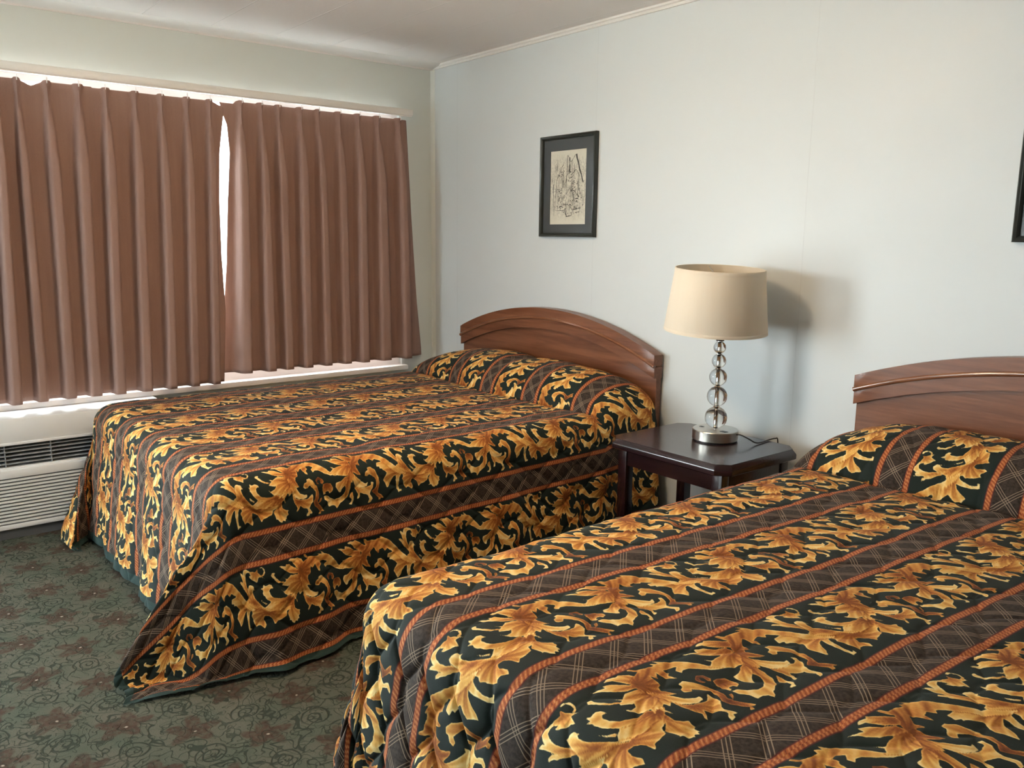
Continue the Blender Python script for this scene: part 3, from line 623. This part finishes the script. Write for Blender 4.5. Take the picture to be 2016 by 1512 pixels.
# ------------------------------------------------------------------ curtain track and curtains
t = thing('curtain_rod', 'white metal traverse curtain track along the top of the window', 'curtain rod', (.05, -1.5, 2.15))
bm = BM(); box(bm, .070, .098, -2.95, -.21, 2.137, 2.174, .004); box(bm, .076, .092, -2.94, -.215, 2.131, 2.1369)
obj('track', bm, M_white, t)
for y in (-.235, -1.39, -2.9):
    bm = BM(); box(bm, .0, .0695, y - .012, y + .012, 2.142, 2.170, .002); obj('bracket', bm, M_white, t)
carriers_y = []
def curtain(name, label, tops, bots, edge_r, edge_l, zt, zb, sd, droop=None):
    rnd = random.Random(sd)
    th = thing(name, label, 'curtain', (.08, (tops[0] + tops[-1]) / 2, zt), 'brown pleated curtains')
    n = len(tops); K = 26; rows = 84
    seq = []       # (segment index, f) columns from right edge (towards the back wall) to left edge
    cols = [(-1, j / 10) for j in range(10)] + [(i, j / K) for i in range(n - 1) for j in range(K)] + [(n - 1, j / 10) for j in range(11)]
    jit = [rnd.uniform(-.2, .2) for _ in range(n + 2)]; amp = [rnd.uniform(.85, 1.15) for _ in range(n + 2)]
    bm = BM(); G = []
    for r in range(rows + 1):
        a = r / rows; a = a ** 1.35 if True else a
        z0 = zt + (zb - zt) * a; d = zt - z0
        row = []
        k0 = min(1, d / .085)
        w = .15 - .085 * math.sin(min(1, d / .17) * PI) ** 1.0 if d < .17 else .15
        if d >= .085: w = .065 + (.215 - .065) * min(1, (d - .085) / .30) ** .6 + .045 * a
        D = (.030 - .008 * math.sin(min(d / .17, 1) * PI)) + .042 * min(1, max(0, d - .08) / .3)
        bb = min(1, a * 1.0)
        P = [tops[i] + (bots[i] - tops[i]) * bb + .014 * jit[i] * math.sin(a * 5 + i) for i in range(n)]
        er = edge_r(z0); el = edge_l(z0)
        for i, f in cols:
            if i == -1: y = er + (P[0] - er) * f; fp = (1 - f) * abs(er - P[0]) / .12; pi = 0
            elif i == n - 1: y = P[-1] + (el - P[-1]) * f; fp = f * abs(el - P[-1]) / .12; pi = n - 1
            else:
                y = P[i] + (P[i + 1] - P[i]) * f
                if f < .5: fp, pi = f, i
                else: fp, pi = 1 - f, i + 1
            wr = w * amp[pi]
            rr = math.exp(-(fp / wr) ** (4 + 3 * min(1, a * 3)))
            x = .052 + D * amp[pi + 1] * rr
            if d < .16: x += .006 * math.cos(fp / wr * PI * 2.0) * rr * math.sin(min(d / .16, 1) * PI)
            x += .006 * math.sin(y * 9 + a * 3 + sd) * a + (.010 if sd == 8 else -.022 * max(0, min(1, (-1.30 - y) / .08)) * min(1, a * 2))
            if sd == 3 and i == -1 and f < .35: x = .008 + (x - .008) * (f / .35) ** .7
            zz = z0
            if droop and r < 6: zz -= droop(y) * (1 - r / 6)
            if r < 3 and rr < .3: zz -= .004
            row.append(bm.verts.new((x, y, zz)))
        G.append(row)
    for A_, B_ in zip(G, G[1:]):
        for c in range(len(A_) - 1): bm.faces.new((A_[c], B_[c], B_[c + 1], A_[c + 1]))
    cl = obj('drape', bm, M_curtain, th, angle=80)
    md = cl.modifiers.new('thickness', 'SOLIDIFY'); md.thickness = .0018; md.offset = 0
    # stitched heading seam
    for i in range(n):
        bm = BM(); tube(bm, [(.094, tops[i], zt - .014), (.096, tops[i], zt + .002), (.092, tops[i], zt + .0115)], .0022, 6)
        obj('hook', bm, M_white, th)
    return th
def itp(pts):
    zs = [p[0] for p in pts]; ys = [p[1] for p in pts]
    return lambda z: float(np.interp(z, zs, ys))
TR = [-.296, -.442, -.57, -.694, -.827, -.934, -1.062, -1.163, -1.272]
BR = [-.27, -.43, -.58, -.69, -.82, -.95, -1.07, -1.17, -1.32]
er = itp([(.6, -.105), (.7, -.11), (1.0, -.14), (1.6, -.18), (2.05, -.205), (2.2, -.215)])
el = itp([(.6, -1.46), (.95, -1.405), (1.256, -1.374), (1.58, -1.356), (1.845, -1.336), (1.99, -1.345), (2.06, -1.372), (2.12, -1.382)])
curtain('curtain', 'brown pleated curtain panel nearest the corner, right of the bright gap', TR, BR, er, el, 2.118, .655, 3, lambda y: .012 if y < -1.3 else 0)
TL = [-1.442, -1.558, -1.683, -1.807, -1.946, -2.063, -2.197, -2.319, -2.40, -2.52, -2.64, -2.76]
BL = [-1.49, -1.60, -1.72, -1.85, -1.98, -2.09, -2.20, -2.33, -2.44, -2.56, -2.68, -2.80]
er2 = itp([(.6, -1.428), (1.0, -1.402), (1.3, -1.411), (1.58, -1.409), (1.84, -1.396), (1.97, -1.377), (2.05, -1.364), (2.12, -1.368)])
el2 = itp([(.6, -2.92), (2.2, -2.84)])
curtain('curtain', 'brown pleated curtain panel left of the bright gap, hanging above the air conditioner', TL, BL, er2, el2, 2.110, .612, 8, lambda y: (.030 * max(0, (y + 1.44) / .07) if y > -1.44 else (.024 * max(0, 1 - abs(y + 2.26) / .055) if y < -2 else .004)))

# ------------------------------------------------------------------ framed pictures
def picture(name, label, x0, w, z0, z1, seed, arch):
    t = thing(name, label, 'picture', (x0 + w / 2, 0, (z0 + z1) / 2), 'framed ink sketches')
    fwid = .020
    bm = BM()
    pr = [(0, -.001), (0, -.022), (.004, -.026), (.010, -.022), (.013, -.024), (.017, -.020), (.020, -.014), (.020, -.001)]   # (inwards, y)
    cor = [(x0, z0, 1, 1), (x0 + w, z0, -1, 1), (x0 + w, z1, -1, -1), (x0, z1, 1, -1)]
    rings = [[bm.verts.new((cx + sx_ * q, y, cz + sz_ * q)) for q, y in pr] for cx, cz, sx_, sz_ in cor]
    for i in range(4):
        a, b = rings[i], rings[(i + 1) % 4]
        for k in range(len(pr)):
            kk = (k + 1) % len(pr); bm.faces.new((a[k], b[k], b[kk], a[kk]))
    obj('frame', bm, M_frame, t, angle=50)
    bm = BM(); xi0, xi1, zi0, zi1 = x0 + .018, x0 + w - .018, z0 + .018, z1 - .018
    ax0, ax1, az0, az1 = x0 + .072, x0 + w - .080, z0 + .066, z1 - .078
    for a in ((xi0, ax0, zi0, zi1), (ax1, xi1, zi0, zi1), (ax0, ax1, zi0, az0), (ax0, ax1, az1, zi1)):
        box(bm, a[0], a[1], -.0085, -.006, a[2], a[3])
    obj('mat_board', bm, M_mat, t, smooth=False)
    m = art(seed)
    cxx, czz = (ax0 + ax1) / 2, (az0 + az1) / 2
    bm = BM(); aw, ah = (ax1 - ax0) / 2 + .002, (az1 - az0) / 2 + .002
    box(bm, -aw, aw, -.0008, .0008, -ah, ah)
    o = obj('paper', bm, m, None, smooth=False); o.location = (cxx, -.0045, czz); o.parent = t; o.matrix_parent_inverse = t.matrix_world.inverted()
    # loose ink lines of a narrow street with gables
    rnd = random.Random(seed); bm = BM()
    def stroke(pts, wd):
        for i in range(len(pts) - 1):
            a = Vector((pts[i][0], 0, pts[i][1])); b = Vector((pts[i + 1][0], 0, pts[i + 1][1])); d = (b - a)
            if d.length < 1e-6: continue
            nn = Vector((-d.z, 0, d.x)).normalized() * wd * rnd.uniform(.6, 1.5) * .85
            vs = [bm.verts.new((cxx + (p).x, -.0056, czz + (p).z)) for p in (a - nn, b - nn, b + nn, a + nn)]
            vs2 = [bm.verts.new((v.co.x, -.0060, v.co.z)) for v in vs]
            bm.faces.new(vs2)
            for k in range(4): bm.faces.new((vs[k], vs[(k + 1) % 4], vs2[(k + 1) % 4], vs2[k]))
    def wob(a, b, n=6, j=.002):
        return [(a[0] + (b[0] - a[0]) * i / n + rnd.uniform(-j, j), a[1] + (b[1] - a[1]) * i / n + rnd.uniform(-j, j)) for i in range(n + 1)]
    for L in arch:
        stroke(wob(L[0], L[1], 7, .0022), L[2])
    for bx_, bz_, s_, cnt in ((.045, -.01, .035, 26), (-.06, -.03, .03, 22), (-.045, -.10, .03, 26), (.05, -.09, .04, 30), (.03, .05, .03, 14), (-.05, .07, .025, 12), (.08, -.05, .03, 20)):
        for _ in range(cnt):
            a = (bx_ + rnd.gauss(0, s_ * .5), bz_ + rnd.gauss(0, s_ * .6)); an = rnd.uniform(0, 6.28); l = rnd.uniform(.003, .010)
            a = (max(-.115, min(.115, a[0])), max(-.165, min(.15, a[1])))
            stroke([a, (a[0] + l * math.cos(an), a[1] + l * math.sin(an))], rnd.uniform(.0008, .0028))
    obj('ink_drawing', bm, M_ink, t, smooth=False)
    bm = BM(); box(bm, xi0, xi1, -.0112, -.0105, zi0, zi1); obj('glazing', bm, M_art_glass, t, smooth=False)
    return t
street = [((-.005, .165), (-.012, .02), .0012), ((.06, .165), (.115, .02), .0045), ((.06, .168), (.02, .13), .0012), ((.02, .13), (-.005, .165), .001), ((.01, .15), (.008, .07), .003),
          ((.03, .14), (.03, .0), .001), ((.045, .12), (.04, .0), .0009), ((-.03, .13), (-.09, .04), .0012), ((-.09, .04), (-.10, -.11), .001), ((-.07, .05), (-.07, -.02), .001),
          ((.02, .06), (.06, .09), .0015), ((.06, .09), (.09, .05), .0012), ((-.02, -.115), (-.01, -.15), .0022), ((-.01, -.15), (.03, -.145), .0022), ((.03, -.145), (.04, -.12), .001),
          ((-.03, -.09), (.0, -.085), .001), ((.0, -.085), (.03, -.11), .001), ((-.10, -.115), (-.03, -.12), .0008), ((.04, -.115), (.10, -.108), .0022), ((.06, -.13), (.09, -.128), .0016),
          ((-.04, .10), (-.03, .0), .001), ((-.115, .02), (-.112, -.10), .0012), ((.07, .03), (.10, -.04), .0012), ((.02, .0), (-.01, -.03), .001), ((.035, -.01), (.06, -.10), .0012)]
picture('framed_picture', 'small dark framed ink sketch of a street hanging above the bed by the window', 1.072, .428, 1.422, 1.946, 4, street)
picture('framed_picture', 'dark framed picture cut off at the right edge of the photo, above the nearer bed', 3.462, .428, 1.421, 1.946, 11, [((-a[0], b) if 0 else (-a[0], a[1]), (-b[0], b[1]), w) for a, b, w in street])

# ------------------------------------------------------------------ beds
def arc_pts(x0, x1, ze, zp, n=48):
    h = zp - ze; w = (x1 - x0) / 2; r = (w * w + h * h) / (2 * h); cxm = (x0 + x1) / 2; cz = zp - r
    a = math.asin(w / r)
    return [(cxm + r * math.sin(-a + 2 * a * i / n), cz + r * math.cos(-a + 2 * a * i / n)) for i in range(n + 1)]
def bed(label, x0, x1, ze, zp, cx, top, foot, y_in=0.0):
    t = thing('bed', label, 'bed', (cx, -1.1, 0), 'two beds')
    A_ = arc_pts(x0, x1, ze, zp); Bm = [(x, z - .112) for x, z in A_]
    bm = BM(); prism(bm, [(x0 + .004, .25), (x1 - .004, .25)] + [(min(max(x, x0 + .004), x1 - .004), z - .02) for x, z in A_[::-1]], 'y', -.012, -.047, .002)
    hb = obj('headboard', bm, M_wood, t)
    C_ = [(x, z - .052) for x, z in A_]; D_ = [(x, z - .058) for x, z in A_]
    bm = BM(); prism(bm, C_ + A_[::-1], 'y', -.010, -.072, .003); 
    prism(bm, Bm + D_[::-1], 'y', -.010, -.068, .003)
    obj('arched_rail', bm, M_wood, hb)
    bm = BM()
    tube(bm, [(x, -.0695, z - .055) for x, z in A_[0:]], .009, 20); obj('bead_moulding', bm, M_bead, hb)
    for sx_ in (x0 + .12, x1 - .12 - .06):
        bm = BM(); box(bm, sx_, sx_ + .06, -.040, -.014, 0, .249); obj('leg', bm, M_wood, hb)
    yb = foot + .055
    bm = BM(); box(bm, cx - .765, cx + .765, yb, -.085, .34, top - .022, .04, 4); obj('mattress', bm, M_mattress, t)
    bm = BM(); box(bm, cx - .76, cx + .76, yb + .005, -.085, .14, .338, .02, 3); obj('box_spring', bm, M_mattress, t)
    # pleated skirt round the foot and sides
    bm = BM(); path = []
    fx0, fx1, fy = cx - .772, cx + .772, yb - .008
    def run(a, b):
        l = (Vector(b) - Vector(a)).length; n = int(l / .006)
        nrm = Vector((b[1] - a[1], -(b[0] - a[0]), 0)).normalized()
        for i in range(n):
            f = i / n; p = Vector((a[0] + (b[0] - a[0]) * f, a[1] + (b[1] - a[1]) * f, 0)); w = .006 * abs(math.sin(f * l / .045 * PI)) ** .4
            path.append(p - nrm * w)
    run((fx0, -.1), (fx0, fy)); run((fx0, fy), (fx1, fy)); run((fx1, fy), (fx1, -.1))
    lo = [bm.verts.new((p.x, p.y, .012)) for p in path]; hi = [bm.verts.new((p.x, p.y, .33)) for p in path]
    for i in range(len(path) - 1): bm.faces.new((lo[i], lo[i + 1], hi[i + 1], hi[i]))
    sk = obj('bed_skirt', bm, M_ruffle, t, angle=60); md = sk.modifiers.new('thickness', 'SOLIDIFY'); md.thickness = .0015; md.offset = 1
    for px_ in (cx - .68, cx + .68):
        for py_ in (yb + .08, -.2):
            bm = BM(); lathe(bm, [(0, .0), (.022, .0), (.022, .1), (.03, .139), (0, .139)], px_, py_, 20); obj('bed_foot', bm, M_black, t)
    return t
bed('bed with a low arched wooden headboard, the farther one by the curtained window', .398, 1.985, .875, 1.040, 1.19, .630, -2.15)
bed('nearer bed at the right of the photo with a low arched wooden headboard', 2.986, 4.573, .918, 1.064, 3.78, .640, -2.17)
B1 = dict(hx=.83, top=.63, foot=-2.18, drop=.62, fdrop=.575, res=.03, seed=1, side_lean=(.08, .22), foot_lean=-.12, wave=.05, slide_left=(-.95, .25), slide_right=(.30, -.60), folds=((-2.02, .05, .10),),
    right=[(0, .20, -.02), (24, .16, -.24), (44, .0, -.40), (66, -.04, -.66), (78, -.16, -.24), (90, -.02, -.10)],
    left=[(0, .0, -.08), (22, -.02, -.25), (42, -.06, -.40), (60, -.35, -.34), (76, -.10, -.12), (90, 0, -.14)])
B2 = dict(hx=.815, top=.64, foot=-2.19, drop=.62, fdrop=.60, res=.03, seed=5, side_lean=(.10, .16), foot_lean=-.12, wave=.05,
    left=[(0, .16, -.02), (30, .13, -.22), (50, -.04, -.08), (66, .05, -.26), (80, -.02, -.12), (90, 0, -.14)],
    right=[(0, .2, -.02), (30, .2, -.3), (50, .35, -.35), (70, .0, -.15), (90, 0, -.12)])
bedspread('bedspread', 1.19, B1, 1.915 - 1.19, -.020, -1.39, -1.915, .0036,
          'green, gold and brown leaf striped bedspread on the far bed beside the window', .155, .44, quilt=.0028)
bedspread('bedspread', 3.78, B2, 3.01 - 3.78, .06, -1.2, -2.01, .0027,
          'green, gold and brown leaf striped bedspread on the nearer bed in the foreground', .165, .44, quilt=.0065)

# ------------------------------------------------------------------ nightstand
nx0, nx1, ny0, ny1, nz = 2.205, 2.795, -.585, -.105, .600
t = thing('nightstand', 'dark espresso wood nightstand with clipped corners between the two beds', 'nightstand', ((nx0 + nx1) / 2, (ny0 + ny1) / 2, 0))
def oct_(x0, x1, y0, y1, c): return [(x0 + c, y0), (x1 - c, y0), (x1, y0 + c), (x1, y1 - c), (x1 - c, y1), (x0 + c, y1), (x0, y1 - c), (x0, y0 + c)]
bm = BM()
lv = [(0, nz, .042), (-.001, nz - .001, .042), (.012, nz - .018, .047), (.013, nz - .022, .047), (.013, nz - .038, .047), (.008, nz - .042, .046)]
rings = [[bm.verts.new((x, y, z)) for x, y in oct_(nx0 - d, nx1 + d, ny0 - d, ny1 + d if d > 0 else ny1, c)] for d, z, c in lv]
bm.faces.new(rings[0]); bm.faces.new(rings[-1][::-1])
for a, b in zip(rings, rings[1:]):
    for i in range(8): bm.faces.new((a[i], b[i], b[(i + 1) % 8], a[(i + 1) % 8]))
obj('table_top', bm, M_dark, t, angle=25)
lx0, lx1, ly0, ly1, lw = nx0 + .03, nx1 - .03, ny0 + .03, ny1 - .02, .045
for x in (lx0, lx1 - lw):
    for y in (ly0, ly1 - lw):
        bm = BM(); box(bm, x, x + lw, y, y + lw, 0, nz - .0425, .002); obj('leg', bm, M_dark, t)
bm = BM()
box(bm, lx0 + lw + .0005, lx1 - lw - .0005, ly0 + .006, ly0 + .024, nz - .115, nz - .0425)
obj('front_apron', bm, M_dark, t, smooth=False)
bm = BM()
box(bm, lx0 + lw, lx1 - lw, ly1 - .02, ly1 - .004, nz - .115, nz - .0425)
for x in (lx0 + .006, lx1 - .022): box(bm, x, x + .016, ly0 + lw + .0005, ly1 - lw - .0005, nz - .115, nz - .0425)
obj('apron', bm, M_dark, t, smooth=False)
bm = BM(); box(bm, lx0 + .01, lx1 - .01, ly0 + lw, ly1 - lw, .16, .178, .002); obj('lower_shelf', bm, M_dark, t)

# ------------------------------------------------------------------ table lamp
LX, LY = 2.508, -.270
t = thing('table_lamp', 'crystal ball table lamp with a cream drum shade on the dark nightstand', 'lamp', (LX, LY, nz))
bm = BM(); lathe(bm, [(0, nz + .004), (.090, nz + .004), (.093, nz + .007), (.093, nz + .044), (.091, nz + .047), (0, nz + .047)], LX, LY, 96); base = obj('base', bm, M_nickel, t, angle=30)
bm = BM(); lathe(bm, [(0, nz + .0003), (.088, nz + .0003), (.088, nz + .0038), (0, nz + .0038)], LX, LY, 64); obj('felt_pad', bm, M_black, base)
for a, rr in ((R(-18), .014), (R(195), .009)):
    bm = BM(); ox, oy = LX + .060 * math.cos(a), LY + .060 * math.sin(a); box(bm, ox - rr, ox + rr, oy - rr * .8, oy + rr * .8, nz + .0471, nz + .0485, .001); obj('power_outlet', bm, M_black, base)
z = nz + .049
bm = BM(); tube(bm, [(LX, LY, z - .003), (LX, LY, 1.13)], .0062, 16); obj('rod', bm, M_chrome, t)
for r_ in (.0455, .0415, .036, .029, .025):
    bm = BM(); bmesh.ops.create_uvsphere(bm, u_segments=48, v_segments=32, radius=r_, matrix=Matrix.Translation((LX, LY, z + r_)))
    obj('glass_ball', bm, M_glass, t, angle=180)
    bm = BM(); lathe(bm, [(.0063, z + 2 * r_ - .003), (.013, z + 2 * r_ - .0015), (.013, z + 2 * r_ + .0015), (.0063, z + 2 * r_ + .003)], LX, LY, 32); obj('collar', bm, M_chrome, t)
    z += 2 * r_ + .002
bm = BM(); lathe(bm, [(.0063, z), (.016, z), (.018, z + .02), (.017, z + .065), (.0063, z + .07)], LX, LY, 32); obj('bulb_socket', bm, M_black, t)
bm = BM(); lathe(bm, [(.0, z + .071), (.012, z + .071), (.016, z + .085), (.028, z + .115), (.029, z + .135), (.018, z + .157), (0, z + .163)], LX, LY, 32); obj('bulb', bm, simple('frosted_white_bulb', (.85, .85, .82), .3), t)
# shade
zs0, zs1, rs0, rs1 = 1.052, 1.305, .206, .176
Tm = Matrix.Translation((LX - .012, LY - .015, 1.18)) @ Matrix.Rotation(R(SH_TILT), 4, Vector((.45, .9, 0)).normalized()) @ Matrix.Translation((-LX, -LY, -1.18))
bm = BM()
pr = [(rs0, zs0), (rs0 + .001, zs0 + .003), (rs1 + .001, zs1 - .003), (rs1, zs1), (rs1 - .003, zs1), (rs1 - .003, zs1 - .003), (rs0 - .003, zs0 + .003), (rs0 - .003, zs0)]
lathe(bm, pr + [pr[0]], LX, LY, 96); bmesh.ops.remove_doubles(bm, verts=bm.verts, dist=1e-6)
bmesh.ops.transform(bm, matrix=Tm, verts=bm.verts); sh = obj('lamp_shade', bm, M_shade, t, angle=40)
for zz, rr in ((zs0, rs0), (zs1 - .014, rs1 + .0018)):
    bm = BM()
    s_ = (rs0 - rs1) / (zs1 - zs0)
    q = [(rr + .0012, zz), (rr + .0016 - s_ * .013, zz + .013), (rr + .0006 - s_ * .013, zz + .014), (rr + .0003, zz)]
    lathe(bm, q + [q[0]], LX, LY, 96)
    bmesh.ops.transform(bm, matrix=Tm, verts=bm.verts); obj('trim_band', bm, M_shade, sh, angle=60)
bm = BM()
zc = zs1 - .035
for k in range(3):
    a = k * 2 * PI / 3 + .4; tube(bm, [(LX + .008 * math.cos(a), LY + .008 * math.sin(a), zc - .01), (LX + (rs1 - .004) * math.cos(a), LY + (rs1 - .004) * math.sin(a), zs1 - .008)], .0016, 8)
lathe(bm, [(.0, zc - .014), (.010, zc - .014), (.010, zc - .008), (.005, zc + .002), (.006, zc + .012), (0, zc + .018)], LX, LY, 20)
bmesh.ops.transform(bm, matrix=Tm, verts=bm.verts); obj('shade_spider', bm, M_nickel, sh)
bm = BM()
a = R(12); p0 = Vector((LX + .094 * math.cos(a), LY + .094 * math.sin(a), nz + .036))
pts = [p0, p0 + Vector((.018, .004, .001)), p0 + Vector((.045, .020, -.012)), p0 + Vector((.060, .045, -.028)), p0 + Vector((.062, .085, -.032)), (2.655, -.11, nz + .004), (2.655, -.06, nz + .0035), (2.655, -.040, nz - .01), (2.655, -.036, nz - .12), (2.65, -.034, .3)]
cv = [Vector(q) for q in pts]; sm = []
for i in range(len(cv) - 1):
    p_, q_, r_, s_ = cv[max(i - 1, 0)], cv[i], cv[i + 1], cv[min(i + 2, len(cv) - 1)]
    for k in range(6):
        f = k / 6; sm.append(.5 * (2 * q_ + (r_ - p_) * f + (2 * p_ - 5 * q_ + 4 * r_ - s_) * f * f + (3 * q_ - p_ - 3 * r_ + s_) * f ** 3))
sm.append(cv[-1])
tube(bm, sm, .0028, 8); obj('power_cord', bm, M_black, t)
